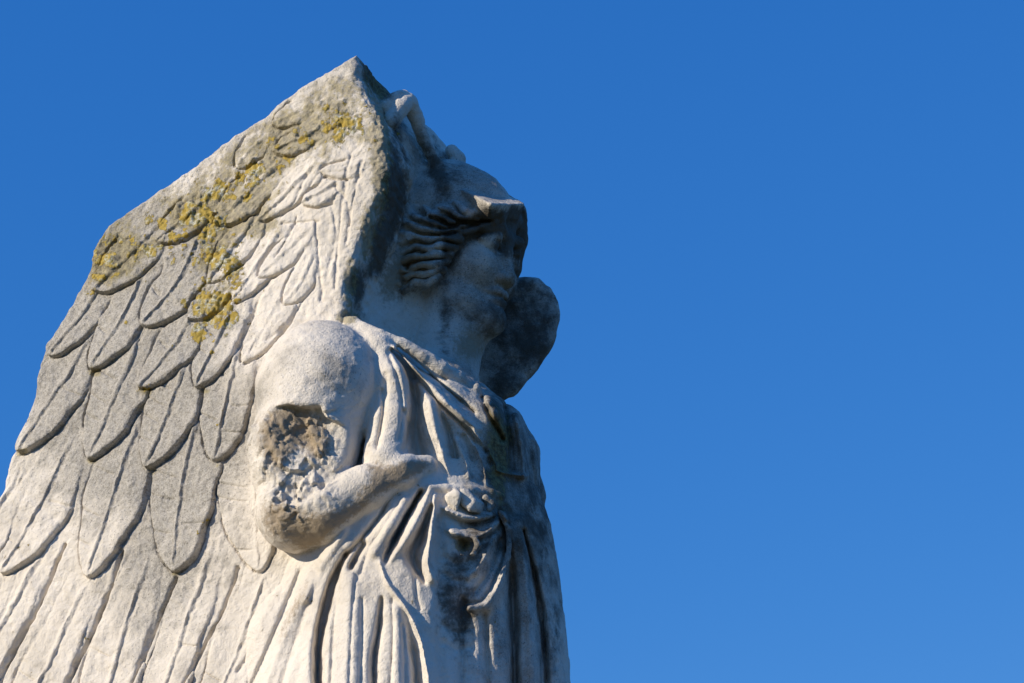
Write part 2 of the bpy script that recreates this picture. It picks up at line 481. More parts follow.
fcount = [0]
def feather(pts, wl, wr, lift, rach=1.0, tip=.38, root=.22, barbs=0, left_step=.15, keep=True):
    """pts: shaft from root to tip; wl / wr half widths left and right of the shaft in px; lift: how far the tip stands off"""
    fcount[0] += 1
    P = smooth_line(pts, 6); n = len(P)
    seg = np.r_[0, np.cumsum(np.linalg.norm(np.diff(P, axis=0), axis=1))]; Ln = seg[-1]
    m = max(wl, wr) + 8
    g = HM.grid(P[:, 0].min() - m, P[:, 1].min() - m, P[:, 0].max() + m, P[:, 1].max() + m)
    if g is None: return
    sl, X, Y = g
    d, T, sg = line_dist(X, Y, P)
    t = np.interp(T, np.arange(n), seg) / Ln
    rnd = np.random.default_rng(fcount[0] * 13 + 5)
    ph = rnd.uniform(0, 6.28, 4)
    wobble = 1 + .05 * np.sin(t * 9 + ph[0]) + .035 * np.sin(t * 21 + ph[1])
    right = sg < 0                                   # travelling down the picture, right of travel = picture left
    # picture-right side is the sheer side: sg>0 is left of travel (= picture right when going down)
    picr = sg > 0
    wid = np.where(picr, wr, wl) * wobble
    shape = np.where(t > 1 - tip, np.clip(1 - ((t - (1 - tip)) / tip) ** 2, 0, 1) ** .68, 1.0)
    shape = shape * (.72 + .28 * sst(0, .5, t))
    w = np.maximum(wid * shape, 1e-3)
    s = np.where(picr, 1, -1) * d / np.maximum(wid, 1e-3)
    edge = w - d                                     # px inside the feather
    inside = edge > 0
    H0 = HM.a[sl]
    side = np.clip(s * .5 + .5, 0, 1)
    prof = .72 * lift * (t ** 1.15) * (left_step + (1 - left_step) * side) + .006 * np.sqrt(np.clip(1 - (d / w) ** 2, 0, 1))
    # a worn, rolled edge
    prof = prof - .010 * np.exp(-(edge / 1.3) ** 2)
    base = np.median(H0[inside]) if inside.any() else 0
    body = .45 * base + .55 * gaussish(H0) + prof
    f = sst(0, root, t)
    Hn = H0 * (1 - f) + body * f
    # shaft: a raised rib with a cut line on its right
    if rach:
        rw = 1.2 + .8 * (1 - t)
        on = sst(.06, .2, t) * (1 - sst(.93, 1.0, t))
        Hn = Hn + rach * on * (.020 * np.exp(-(d / rw) ** 2) - .009 * np.exp(-(((np.where(picr, d, -d)) - rw * 1.9) / 1.2) ** 2))
    H = np.where(inside, Hn, H0)
    # scored outline just outside the left edge and tip
    ds = np.where(inside, 9, -edge)
    H = H - .034 * np.exp(-((ds - .7) / 1.0) ** 2) * (d < wid + 5) * sst(.3, .6, t) * (t < .999)
    # a few scored barbs
    for b in range(barbs):
        tb = .40 + .5 * (b + rnd.uniform(.1, .7)) / max(barbs, 1)
        sd = -1 if rnd.random() < .75 else 1
        sc = np.where(picr, 1, -1) * d
        arc = t - tb + .10 * (np.abs(sc) / wid) ** 2 * (20 / Ln * 2)
        on = (np.sign(sc) == sd) * inside * sst(.08, .3, np.abs(sc) / wid)
        H = H - .020 * np.exp(-(arc * Ln / 1.0) ** 2) * on
    HM.a[sl] = H
    FID[sl] = np.where(inside & (t > .12), fcount[0], FID[sl])

def gaussish(A, r=14):
    """box-blurred copy"""
    k = r
    P = np.pad(A, ((k + 1, k), (k + 1, k)), mode='edge').astype(np.float64)
    c = P.cumsum(0).cumsum(1); n = 2 * k + 1
    h, w = A.shape
    return ((c[n:n + h, n:n + w] - c[:h, n:n + w] - c[n:n + h, :w] + c[:h, :w]) / n ** 2).astype(np.float32)

# flight feathers along the bottom (right to left, each lies over its right neighbour)
LI = .15
feather([(300, 560), (278, 610), (255, 683), (215, 800)], 24, 22, LI * .5, rach=.6, tip=.1)
feather([(275, 545), (250, 620), (228, 683), (185, 810)], 27, 24, LI * .8, rach=.8, tip=.1, barbs=2)
feather([(226, 515), (196, 598), (168, 683), (122, 815)], 26, 22, LI, tip=.1, barbs=3)
feather([(160, 530), (129, 620), (110, 683), (70, 815)], 28, 26, LI, tip=.1, barbs=3)
feather([(100, 560), (74, 610), (42, 683), (-15, 815)], 26, 25, LI * 1.05, tip=.1, barbs=3)
feather([(55, 530), (22, 590), (-10, 650), (-70, 780)], 24, 22, LI, tip=.1, barbs=2)
feather([(10, 560), (-30, 640), (-80, 760)], 26, 22, LI, tip=.1)
for pts, w_, a_ in (([(66, 545), (46, 590), (25, 632), (0, 678), (-30, 740)], 1.4, -.085), ([(124, 552), (117, 572), (96, 625), (69, 683), (40, 750)], 1.4, -.085),
                    ([(177, 578), (157, 624), (134, 683), (110, 750)], 1.4, -.085), ([(239, 568), (213, 631), (187, 683), (160, 750)], 1.3, -.06), ([(297, 572), (268, 625), (240, 672)], 1.6, -.035),
                    ([(20, 470), (10, 500)], 1.5, -.02)):
    HM.stroke(pts, w_, a_)
# great coverts, second row
feather([(262, 420), (258, 500), (261, 573)], 36, 26, .055, rach=.5, tip=.5, left_step=.5, barbs=4)
feather([(206, 400), (187, 480), (177, 574)], 33, 34, .13, tip=.5, barbs=4)
feather([(146, 400), (120, 490), (90, 579)], 30, 29, .13, tip=.5, barbs=3)
feather([(78, 425), (45, 500), (4, 575)], 28, 28, .13, tip=.45, barbs=2)
feather([(20, 470), (-20, 540), (-60, 600)], 28, 24, .12, tip=.45)
# coverts, third row
feather([(247, 320), (234, 395), (218, 465)], 27, 24, .09, tip=.5, left_step=.4, barbs=4)
feather([(204, 325), (183, 390), (151, 472)], 27, 27, .13, tip=.5, barbs=4)
feather([(152, 315), (128, 380), (92, 462)], 28, 27, .13, tip=.5, barbs=3)
feather([(100, 325), (68, 380), (20, 454)], 26, 24, .13, tip=.5, barbs=2)
# coverts, fourth row
feather([(300, 265), (275, 320), (248, 368)], 16, 18, 0.048, rach=.3, tip=.5, left_step=.4)
feather([(248, 275), (230, 330), (203, 393)], 20, 21, .12, tip=.5, barbs=2)
feather([(205, 295), (183, 345), (146, 393)], 19, 21, .13, tip=.5, barbs=1)
feather([(152, 262), (128, 320), (95, 373)], 21, 22, .13, tip=.5, barbs=1)
feather([(105, 285), (82, 320), (52, 358)], 22, 18, .11, tip=.5)
# small coverts, lower
feather([(318, 250), (305, 285), (288, 309)], 12, 11, 0.036, rach=.5, tip=.5, left_step=.4)
feather([(288, 225), (262, 270), (239, 308)], 15, 17, .09, rach=.8, tip=.5)
feather([(240, 265), (220, 298), (194, 324)], 16, 16, .10, rach=.4, tip=.5)
feather([(208, 232), (186, 282), (148, 330)], 22, 24, .13, tip=.5, barbs=1)
feather([(168, 215), (138, 254), (98, 294)], 23, 24, .12, tip=.5)
feather([(318, 225), (295, 250), (264, 283)], 11, 13, 0.048, rach=.4, tip=.5, left_step=.4)
feather([(265, 205), (242, 245), (214, 289)], 15, 18, .10, tip=.5)
# small coverts, upper
feather([(348, 178), (330, 193), (306, 208)], 12, 13, 0.048, rach=.8, tip=.5, left_step=.35)
feather([(335, 158), (318, 178), (291, 198)], 10, 11, 0.042, rach=.4, tip=.5, left_step=.35)
feather([(328, 160), (298, 190), (262, 225)], 13, 14, 0.054, tip=.5)
feather([(287, 162), (256, 192), (221, 229)], 18, 19, .11, tip=.5)
feather([(224, 190), (195, 218), (160, 246)], 18, 19, .11, tip=.5)
feather([(275, 135), (258, 150), (240, 172)], 14, 12, .06, rach=.7, tip=.5)
feather([(330, 130), (308, 142), (277, 156)], 12, 13, .08, tip=.5)
feather([(318, 105), (298, 116), (275, 128)], 12, 12, .05, rach=.4, tip=.5)
feather([(372, 165), (352, 172), (325, 176)], 8, 10, 0.030, rach=.3, tip=.5, left_step=.4)
# long plain plumes beside the front edge
HM.stroke([(366, 165), (356, 200), (349, 245)], 1.5, -.018); HM.stroke([(354, 160), (347, 200), (341, 240), (338, 290)], 1.4, -.02); HM.stroke([(340, 190), (350, 205), (352, 228)], 1.3, -.018); HM.stroke([(312, 180), (300, 205), (285, 220)], 1.3, -.02); HM.stroke([(300, 220), (292, 240), (280, 262)], 1.3, -.02)
HM.stroke([(318, 225), (322, 270), (325, 305)], 1.6, -.02); HM.stroke([(335, 205), (338, 240), (330, 280)], 2.0, -.015)
HM.stroke([(285, 228), (300, 226), (322, 225)], 1.5, -.022); HM.stroke([(290, 330), (275, 355), (262, 380)], 1.8, -.02)
HM.stroke([(305, 305), (290, 330), (272, 345)], 1.6, -.02)

def densify_poly(p, n=6):
    P = smooth_line(list(p), n); return P

def poly_sdf(X, Y, P):
    """signed distance to a closed polygon, negative inside"""
    d = np.full(X.shape, 1e9, np.float32); sgn = np.zeros(X.shape, bool)
    n = len(P)
    for i in range(n):
        a, b = P[i], P[(i + 1) % n]
        e = b - a
        t = np.clip(((X - a[0]) * e[0] + (Y - a[1]) * e[1]) / (e @ e + 1e-9), 0, 1)
        d = np.minimum(d, (X - a[0] - t * e[0]) ** 2 + (Y - a[1] - t * e[1]) ** 2)
        if a[1] != b[1]:
            c = ((a[1] <= Y) & (Y < b[1])) | ((b[1] <= Y) & (Y < a[1]))
            xi = a[0] + (Y - a[1]) / (b[1] - a[1]) * e[0]
            sgn ^= c & (X < xi)
    d = np.sqrt(d)
    return np.where(sgn, -d, d)

wing_px = [(355, 56), (336, 68), (299, 93), (273, 112), (248, 129), (218, 152), (188, 176), (153, 198), (121, 219), (106, 232), (97, 249), (92, 271), (79, 296), (64, 323),
           (53, 341), (41, 366), (36, 394), (28, 419), (17, 446), (6, 469), (2, 490), (-6, 507), (-31, 570), (-61, 640), (-90, 720), (-115, 790)]
wing_rt = [(360, 790), (358, 600), (350, 420), (343, 330), (344, 312), (353, 270), (366, 235), (379, 195), (389, 155), (387, 134), (380, 117), (367, 96), (360, 76), (357, 62)]
W_OUT = np.array([wing_uv(*p) for p in list(smooth_line(wing_px, 4)) + list(smooth_line(wing_rt, 4))])
ZBOT = at(430, 770, 0.6)[2]
wh = 0.0105
u0, u1 = W_OUT[:, 0].min() - .06, W_OUT[:, 0].max() + .06
v0, v1 = max(W_OUT[:, 1].min(), ZBOT - W0[2]) - .02, W_OUT[:, 1].max() + .06
THICK = .62
ua = np.arange(u0, u1, wh); va = np.arange(v0, v1, wh); wa = np.arange(-THICK - .1, .42, wh).astype(np.float32)
UU, VV = np.meshgrid(ua, va, indexing='ij')
PW = W0 + UU[..., None] * WU + VV[..., None] * WV
wpx, wpy = proj(PW)
sd2 = poly_sdf(UU.astype(np.float32), VV.astype(np.float32), W_OUT)
# ragged, worn outline
sd2 = sd2 + (.018 * fbm(PW.reshape(-1, 3), 3.0, 3, 3) + .008 * noise(PW.reshape(-1, 3), 16, 9)).reshape(sd2.shape).astype(np.float32)
hm = HM.sample(wpx, wpy).astype(np.float32)
hm += (.018 * fbm(PW.reshape(-1, 3), 2.2, 3, 21) + .006 * fbm(PW.reshape(-1, 3), 14, 3, 31)).reshape(hm.shape)
lich = ST['lichen'].sample(wpx, wpy)
hm += (.03 * np.clip(lich, 0, 1) * np.abs(fbm(PW.reshape(-1, 3), 13, 3, 77)).reshape(hm.shape)).astype(np.float32)
# lateral rounding differs: thick soft roll along the front edge (towards the head), tighter at the top and left
rr = (.05 + .04 * sst(330, 372, wpx) * (1 - sst(330, 420, wpy))).astype(np.float32)
Fw = np.empty((len(ua), len(va), len(wa)), np.float32)
for k, w_ in enumerate(wa):
    dz = np.maximum(w_ - hm, -THICK - w_)          # above the face / below the back
    q0 = np.maximum(sd2 + rr, 0); q1 = np.maximum(dz + rr, 0)
    Fw[:, :, k] = np.sqrt(q0 * q0 + q1 * q1) + np.minimum(np.maximum(sd2, dz) + rr, 0) - rr
# gradient scale: keep it a plain level set
V, Q = surface_nets(Fw, [u0, v0, wa[0]], wh)
V = relax(V, Q, 1, .35)
VW = W0 + V[:, :1] * WU + V[:, 1:2] * WV + V[:, 2:3] * WN
if np.linalg.det(np.stack([WU, WV, WN])) < 0: Q = Q[:, ::-1]
N = vnormals(VW, Q)
px, py = proj(VW)
mo_, li_ = np.clip(ST['moss'].sample(px, py), 0, 1), np.clip(ST['lichen'].sample(px, py), 0, 1)
VW = VW + N * (.005 * fbm(VW, 18, 2, 91) + np.clip(N @ WU, 0, 1) * (.03 * fbm(VW, 4, 3, 95) + .012 * fbm(VW, 14, 2, 96)) + mo_ * .016 * fbm(VW, 14, 3, 92) + li_ * .018 * np.abs(fbm(VW, 16, 2, 93)))[:, None]
N = vnormals(VW, Q)
front = V[:, 2] > -.18
ij = (np.clip(((px - HM.x0) / HM.res + .5).astype(int), 0, HM.w - 1), np.clip(((py - HM.y0) / HM.res + .5).astype(int), 0, HM.h - 1))
vid = np.where(front & (N @ WN > .0), FID[ij[1], ij[0]], 0)
fid = np.median(vid[Q], axis=1).astype(int)
fid = np.where((vid[Q] == fid[:, None]).any(1), fid, vid[Q[:, 0]])
cnts = np.bincount(fid, minlength=fcount[0] + 1)
fid = np.where(cnts[fid] < 150, 0, fid)
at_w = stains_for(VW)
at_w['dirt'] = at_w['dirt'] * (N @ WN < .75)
wing_obj = {}
def w_parent(i): return statue if i == 0 else wing_obj[0]
for i in np.unique(fid):
    q = Q[fid == i]; u, inv = np.unique(q, return_inverse=True)
    wing_obj[i] = make_mesh('wing' if i == 0 else 'feather', VW[u], inv.reshape(q.shape), N[u], {a: at_w[a][u] for a in ATTRS}, STONE, w_parent(i))
wing_obj[0]['label'] = 'great near wing with rows of carved feathers and yellow lichen'
bpy.context.view_layer.update()
del Fw

# ================================================================== the figure
lo = [at(245, 400, 0)[0], -1.45, ZBOT]; hi = [at(590, 700, 0)[0] + .1, 2.1, at(380, 80, 0)[2]]
G = Volume(lo, hi, 0.0145)
names = ['body', 'hair', 'headdress', 'bodice', 'skirt', 'sash', 'mantle', 'wing']
FLD = {k: G.new() for k in names}
P = lambda *a: [at(*q) for q in a]

# ---- head
YAW = math.radians(63)
HF = np.array([math.sin(YAW), -math.cos(YAW), 0.0]); HR = np.array([-math.cos(YAW), -math.sin(YAW), 0.0]); HU = np.array([0, 0, 1.0])
tilt = math.radians(4)
HFt = HF * math.cos(tilt) - HU * math.sin(tilt); HUt = HU * math.cos(tilt) + HF * math.sin(tilt); HF, HU = HFt, HUt
HM3 = np.stack([HF, HR, HU])
HO = at(449, 230, -0.52); HS = 1.06
def h(f, r, u): return HO + HS * (f * HF + r * HR + u * HU)
b = FLD['body']
G.ell(b, h(.02, 0, .02), HM3, np.array([.68, .54, .64]) * HS, .08)
G.ell(b, h(.30, 0, -.40), HM3, np.array([.40, .42, .58]) * HS, .12)          # face mask
G.chain(b, [h(.05, .34, -.62), h(.34, .24, -.92), h(.50, 0, -1.04), h(.34, -.24, -.92), h(.05, -.34, -.62)], np.array([.15, .15, .155, .15, .15]) * HS, .12)
G.ell(b, h(.52, 0, -1.06), HM3, np.array([.14, .18, .12]) * HS, .06)           # chin
for s in (-1, 1):
    G.ell(b, h(.43, .25 * s, -.56), HM3, np.array([.22, .18, .20]) * HS, .10)  # cheek
    G.ell(b, h(.70, .22 * s, -.335), HM3, np.array([.15, .155, .10]) * HS, .06, sub=True)   # socket
    G.ell(b, h(.56, .225 * s, -.345), HM3, np.array([.115, .125, .085]) * HS, .015)  # eyeball
    G.chain(b, [h(.615, .07 * s, -.325), h(.675, .21 * s, -.275), h(.585, .345 * s, -.34)], np.array([.03, .038, .028]) * HS, .015)   # upper lid
    G.chain(b, [h(.605, .09 * s, -.39), h(.63, .20 * s, -.42), h(.57, .31 * s, -.375)], np.array([.018, .022, .018]) * HS, .02)    # lower lid
    G.chain(b, [h(.675, .04 * s, -.21), h(.685, .19 * s, -.165), h(.58, .36 * s, -.23)], np.array([.05, .055, .045]) * HS, .05)   # brow
    G.ell(b, h(.66, .075 * s, -.645), HM3, np.array([.075, .055, .05]) * HS, .03)  # nostril wing
    G.ell(b, h(.70, .045 * s, -.70), HM3, np.array([.035, .025, .03]) * HS, .01, sub=True)
G.chain(b, [h(.64, 0, -.18), h(.66, 0, -.38), h(.70, 0, -.60)], np.array([.07, .06, .072]) * HS, .05)   # nose
G.chain(b, [h(.53, .16, -.805), h(.635, .05, -.785), h(.635, -.05, -.785), h(.53, -.16, -.805)], np.array([.03, .045, .045, .03]) * HS, .03)
G.chain(b, [h(.53, .14, -.865), h(.62, .04, -.88), h(.62, -.04, -.88), h(.53, -.14, -.865)], np.array([.03, .05, .05, .03]) * HS, .03)
G.chain(b, [h(.54, .20, -.832), h(.69, 0, -.834), h(.54, -.20, -.832)], np.array([.012, .018, .012]) * HS, .02, sub=True)
# ---- neck, shoulders
G.chain(b, [h(-.02, 0, -.5), at(448, 335, -.46), at(436, 385, -.30)], [.42, .37, .42], .12)
G.chain(b, [at(436, 300, -.24), at(464, 370, -.2)], [.10, .06], .1)              # neck muscle
G.chain(b, P((436, 395, -.1), (385, 378, .32), (330, 390, .72)), [.38, .36, .48], .12)
# ---- near arm: shoulder, broken upper arm, elbow, forearm and what is left of the hand
G.ell(b, at(322, 392, .70), np.stack([np.array([1, 0, 0]), np.array([0, 1, 0]), np.array([0, 0, 1.0])]), [.62, .60, .70], .1)
G.chain(b, P((318, 400, .78), (303, 455, .85), (298, 510, .85)), [.54, .50, .36], .1)
G.chain(b, P((296, 512, .92), (325, 512, 1.0), (365, 490, 1.02), (400, 473, 1.0), (426, 466, .92)), [.36, .28, .21, .175, .10], .08)
# the break: the upper arm's front has split off
G.hull(b, P((235, 414, 1.24), (292, 404, 1.20), (324, 422, 1.17), (352, 428, 1.16), (352, 468, 1.14), (300, 505, 1.20), (235, 500, 1.24), (235, 414, 2.2), (292, 402, 2.2), (324, 420, 2.2), (352, 426, 2.2), (352, 468, 2.2), (300, 505, 2.2), (235, 500, 2.2)), .02, .03, sub=True)
G.hull(b, P((290, 408, 1.24), (322, 405, 1.18), (326, 424, 1.15), (300, 433, 1.18), (286, 400, 2.0), (326, 396, 2.0), (328, 426, 2.0), (298, 436, 2.0)), .05, .04, sub=True)

# ---- far arm (stump) and mantle on the far side
mt = FLD['mantle']
G.chain(mt, P((502, 428, -.85), (512, 455, -.95), (516, 500, -.85), (518, 560, -.85), (526, 640, -.85), (534, 780, -.85)), [.24, .26, .27, .26, .30, .38], .12)
G.chain(mt, P((508, 520, -.75), (528, 600, -.75), (540, 780, -.75)), [.14, .22, .3], .08)
G.hull(b, P((503, 478, .22), (522, 480, -.02), (523, 500, .02), (505, 502, .26), (505, 478, -.9), (522, 478, -.9), (523, 500, -.9), (505, 502, -.9)), .05, .05)

# ---- hair, headdress
hr = FLD['hair']
G.ell(hr, h(-.10, 0, .10), HM3, np.array([.70, .60, .62]) * HS, .08)
G.chain(hr, P((515, 219, -.42), (490, 219, -.04), (462, 228, .05), (441, 245, .03), (424, 268, .0), (405, 284, -.04)), [.11, .125, .13, .16, .18, .15], .06)
G.chain(hr, P((400, 240, -.24), (418, 240, -.10), (445, 225, .0), (470, 215, .0)), [.25, .24, .2, .16], .06)
G.chain(hr, P((405, 262, -.22), (398, 282, -.22)), [.28, .18], .08)
G.chain(hr, P((516, 212, -.54), (517, 240, -.70), (511, 268, -.78), (508, 285, -.83)), [.12, .11, .10, .07], .05)
RH = Relief(360, 60, 580, 340)
hrn = np.random.default_rng(4)
def surf_of(f, px, py, off=0.0):
    for d in np.arange(1.8, -1.6, -.012):
        p = at(px, py, d); i = np.rint((p - G.lo) / G.h).astype(int)
        if (i >= 0).all() and (i < G.n).all() and f[tuple(i)] < 0: return at(px, py, d + off)
    return None
hair0 = np.minimum(hr, FLD['body']).copy()
roots = [(512, 214), (503, 218), (494, 220), (484, 223), (474, 226), (466, 231), (459, 238), (454, 246), (450, 254), (447, 262), (443, 270), (437, 277)]
ends = [(455, 205), (440, 206), (424, 209), (410, 213), (400, 220), (394, 230), (392, 241), (392, 252), (394, 263), (397, 272), (400, 281), (405, 289)]
HPX = []
for k, (r0, e0) in enumerate(zip(roots, ends)):
    r0, e0 = np.array(r0, float), np.array(e0, float); L_ = np.linalg.norm(e0 - r0); nn = max(7, int(L_ / 5))
    nrm = np.array([-(e0 - r0)[1], (e0 - r0)[0]]) / L_; ph, wl_ = hrn.uniform(0, 6), hrn.uniform(20, 27)
    pts = []
    for t in np.linspace(0, 1, nn):
        q = r0 + (e0 - r0) * t + nrm * (hrn.uniform(1.5, 2.6) * math.sin(t * L_ / wl_ * 6.28 + ph) - (8 if k < 6 else 3) * math.sin(t * 3.14) * (1 if k < 6 else -.6))
        p_ = surf_of(hair0, q[0], q[1], .03)
        if p_ is not None: pts.append(p_)
    HPX.append([proj(p_) for p_ in pts])
    if len(pts) > 2:
        G.chain(hr, pts, np.interp(np.linspace(0, 1, len(pts)), [0, .2, .8, 1], [.045, .058, .05, .036]) * hrn.uniform(.8, 1.15), .008)
for A_, B_ in zip(HPX[:-1], HPX[1:]):
    A_, B_ = np.array(A_, float), np.array(B_, float)
    if len(A_) > 2 and len(B_) > 2:
        tt = np.linspace(0, 1, 12)
        mid_ = [((np.interp(t, np.linspace(0, 1, len(A_)), A_[:, 0]) + np.interp(t, np.linspace(0, 1, len(B_)), B_[:, 0])) / 2,
                 (np.interp(t, np.linspace(0, 1, len(A_)), A_[:, 1]) + np.interp(t, np.linspace(0, 1, len(B_)), B_[:, 1])) / 2) for t in tt]
        RH.stroke(mid_, 2.2, np.array([-.02, -.055, -.045, -.02]) * hrn.uniform(.4, 1.2))
RH.stroke([(520, 206), (524, 225), (517, 250), (514, 276)], 2, -.05); RH.blob(407, 268, 3, 3, -.09); RH.blob(403, 281, 2.5, 2.5, -.1)
hd = FLD['headdress']
G.hull(hd, P((460, 188, .12), (491, 204, .54), (526, 203, -.12), (502, 189, -.6), (464, 213, -.04), (489, 219, .22), (519, 222, -.26), (498, 225, -.64)), .015, .01)
G.ell(hd, h(-.10, -.04, .31), HM3, np.array([.54, .48, .45]) * HS, .05)          # the rounded cap over the crown
G.chain(hd, P((452, 151, -.45), (459, 159, -.45)), [.07, .08], .05)

# ---- stone left standing behind the head, joining the wings
mw = FLD['wing']
G.hull(mw, P((356, 62, .34), (368, 94, .40), (388, 150, .40), (376, 220, .40), (350, 330, .45), (394, 98, -.5), (425, 124, -.6), (455, 153, -.72), (468, 200, -.75), (468, 400, -.75),
             (342, 66, -.2), (384, 99, -1.1), (440, 150, -1.2), (456, 200, -1.2), (456, 400, -1.2), (340, 400, -.3)), .03, .05)
# the far wing, seen past the face
fw = [(506, 274), (530, 261), (555, 268), (571, 290), (575, 314), (566, 348), (546, 382), (522, 410), (500, 420), (460, 392), (460, 292)]
back = np.array([-.67, .74, 0]) * .8
G.hull(mw, [at(x, y, -.95) for x, y in fw] + [at(512 + (x - 512) * .9, 338 + (y - 338) * .9, -1.4) for x, y in fw] + [at(x, y, -.95) + back * 1.1 for x, y in ((470, 300), (480, 390))], 0.18, .05)
G.hull(mw, [at(x, y, d) for x, y in ((440, 340), (482, 395), (498, 440), (494, 600), (440, 600)) for d in (-.95, -1.5)], 0.12, .05)
# drapery swept up beside the wing's front edge
vl = FLD['hair']
G.chain(mw, P((383, 108, .40), (393, 101, .34), (404, 95, .24)), [.06, .06, .045], .03)
G.chain(mw, P((389, 122, .40), (398, 109, .34), (409, 102, .24), (416, 118, .10), (424, 140, .0), (436, 165, -.05), (446, 188, .05)), [.085, .075, .07, .075, .075, .07, .06], .03)

# ---- bodice
bd = FLD['bodice']
def colz(py, d): return at(450, py, d)[2]
def colrow(py, x, d, a, bb, ang): return (at(x, py, d)[2], at(x, py, d)[0], -d, a, bb, ang)
TA = math.radians(48)
G.column(bd, [colrow(388, 436, .05, .60, .45, TA), colrow(412, 440, .02, .92, .64, TA), colrow(440, 446, 0, 1.08, .76, TA), colrow(480, 450, 0, 1.0, .76, TA), colrow(515, 450, 0, .98, .78, TA)], .08)
G.ell(bd, at(468, 438, .34), np.eye(3), [.34, .34, .34], .15)                 # near breast
G.ell(bd, at(494, 452, -.15), np.eye(3), [.32, .34, .34], .15)
G.chain(bd, P((352, 327, .72), (378, 350, .80), (393, 382, .86), (392, 425, .88), (386, 462, .96)), [.10, .15, .20, .22, .22], .10)
G.chain(bd, P((345, 322, .72), (363, 328, .80), (380, 335, .84), (400, 345, .80), (422, 358, .72), (440, 371, .64), (458, 380, .56), (469, 385, .50)), [.05, .055, .06, .07, .085, .10, .085, .05], .02)
G.chain(bd, P((475, 389, .52), (478, 402, .42), (487, 420, .34), (500, 443, .26), (504, 470, .24)), [.065, .07, .10, .11, .08], .03)
RB = Relief(330, 300, 580, 540)
RB.stroke([(398, 354), (412, 378), (417, 405), (416, 435), (424, 466)], [3, 5, 6, 7, 8], [-.04, -.14, -.22, -.22, -.14])
RB.stroke([(421, 386), (429, 405), (435, 430), (443, 455), (449, 474)], [4, 8, 7, 5, 3], [.04, .10, .12, .10, .05])
RB.stroke([(437, 405), (449, 432), (458, 470)], [3, 5, 5], [-.04, -.12, -.10])
RB.stroke([(394, 347), (421, 375), (447, 403), (464, 418), (480, 430)], [1.8, 2.2, 3.5, 5, 3], [.05, .06, .08, .09, .05])
RB.stroke([(398, 348), (424, 370), (450, 392), (474, 412)], 2.2, -.09)
RB.stroke([(392, 350), (416, 377), (440, 404), (466, 428), (486, 452)], 2.0, -.08)
RB.stroke([(474, 432), (486, 450), (497, 466)], 3, .05)
RB.stroke([(404, 412), (408, 430), (404, 452)], 3, -.05); RB.stroke([(386, 375), (384, 410), (377, 445)], 3, -.03)
RB.stroke([(456, 440), (466, 462), (470, 488)], 3, .05); RB.stroke([(464, 436), (474, 460), (478, 488)], 2.4, -.06)
RB.stroke([(476, 446), (484, 466), (487, 488)], 2.6, .05); RB.stroke([(484, 444), (492, 466), (494, 488)], 2.2, -.06)
RB.stroke([(388, 352), (398, 380), (402, 410), (399, 440)], 1.6, -.03); RB.stroke([(382, 390), (383, 415), (377, 450)], 1.6, -.03); RB.stroke([(426, 400), (431, 425), (440, 455)], 1.5, -.03); RB.stroke([(444, 412), (455, 440), (463, 470)], 1.6, .035); RB.stroke([(408, 352), (428, 366), (446, 380)], 1.5, -.035)
RB.blob(494, 412, 8, 10, .10); RB.blob(487, 402, 5, 5, .08); RB.stroke([(482, 398), (492, 420), (503, 440)], 2.2, -.08); RB.stroke([(504, 408), (510, 440), (512, 470)], 3, -.06); RB.stroke([(516, 415), (522, 450), (524, 478)], 3, .08); RB.stroke([(528, 428), (531, 465), (536, 500)], 3, -.035); RB.stroke([(495, 470), (510, 474), (528, 476)], 2.4, .06)
RB.stroke([(430, 462), (450, 478), (470, 482)], 2.5, -.03)

# ---- skirt
sk = FLD['skirt']
SA = math.radians(42)
G.column(sk, [colrow(488, 448, 0, .98, .78, SA), colrow(520, 446, .0, 1.14, .86, SA), colrow(560, 442, .02, 1.26, .92, SA), colrow(620, 436, .03, 1.4, .98, SA), colrow(690, 430, .03, 1.52, 1.04, SA), colrow(775, 426, .03, 1.6, 1.08, SA)], .06)
G.chain(sk, P((385, 500, .80), (355, 550, .72), (330, 620, .62), (312, 700, .6), (300, 780, .6)), [.22, .30, .36, .40, .42], .15)
G.chain(sk, P((318, 560, .5), (290, 640, .42), (270, 780, .4)), [.28, .36, .42], .2)
G.chain(sk, P((425, 496, .85), (400, 540, .92), (392, 600, .92), (395, 690, .95), (395, 780, .95)), [.12, .18, .22, .25, .25], .15)
RS = Relief(240, 460, 620, 800)
RS.stroke([(346, 553), (334, 580), (326, 608), (319, 645), (318, 700), (314, 790)], [2.5, 4, 4, 4.5, 4.5, 5], [-.10, -.22, -.26, -.26, -.26, -.24])
RS.stroke([(391, 494), (383, 512), (373, 526), (360, 541), (346, 556)], [2, 2.4, 2.8, 2.8, 2.5], [-.05, -.09, -.10, -.10, -.08])
RS.stroke([(364, 544), (357, 556), (351, 568)], 3, -.14)
RS.stroke([(382, 598), (379, 629), (374, 660), (374, 700), (371, 790)], [2, 3.4, 3.6, 3.6, 4], [-.06, -.16, -.18, -.18, -.18])
RS.stroke([(421, 492), (409, 513), (395, 539), (385, 561)], [2.2, 3, 3.4, 2.2], [-.20, -.32, -.34, -.12])
RS.stroke([(430, 490), (421, 512), (408, 537), (392, 558)], [3, 4, 4.5, 4], [.05, .07, .07, .03])
RS.stroke([(432, 506), (421, 535), (413, 554), (418, 570), (424, 582)], [2, 5, 6, 4, 2.5], [-.08, -.22, -.22, -.18, -.08])
RS.stroke([(435, 496), (431, 533), (428, 562), (433, 579)], [2.5, 3.5, 3.5, 4], [.06, .12, .12, .08])
RS.stroke([(380, 562), (388, 584), (406, 608), (420, 637), (426, 664), (429, 690), (430, 790)], [1.8, 2, 2, 2.4, 2.6, 2.6, 3], [.03, .05, .06, .07, .08, .08, .08])
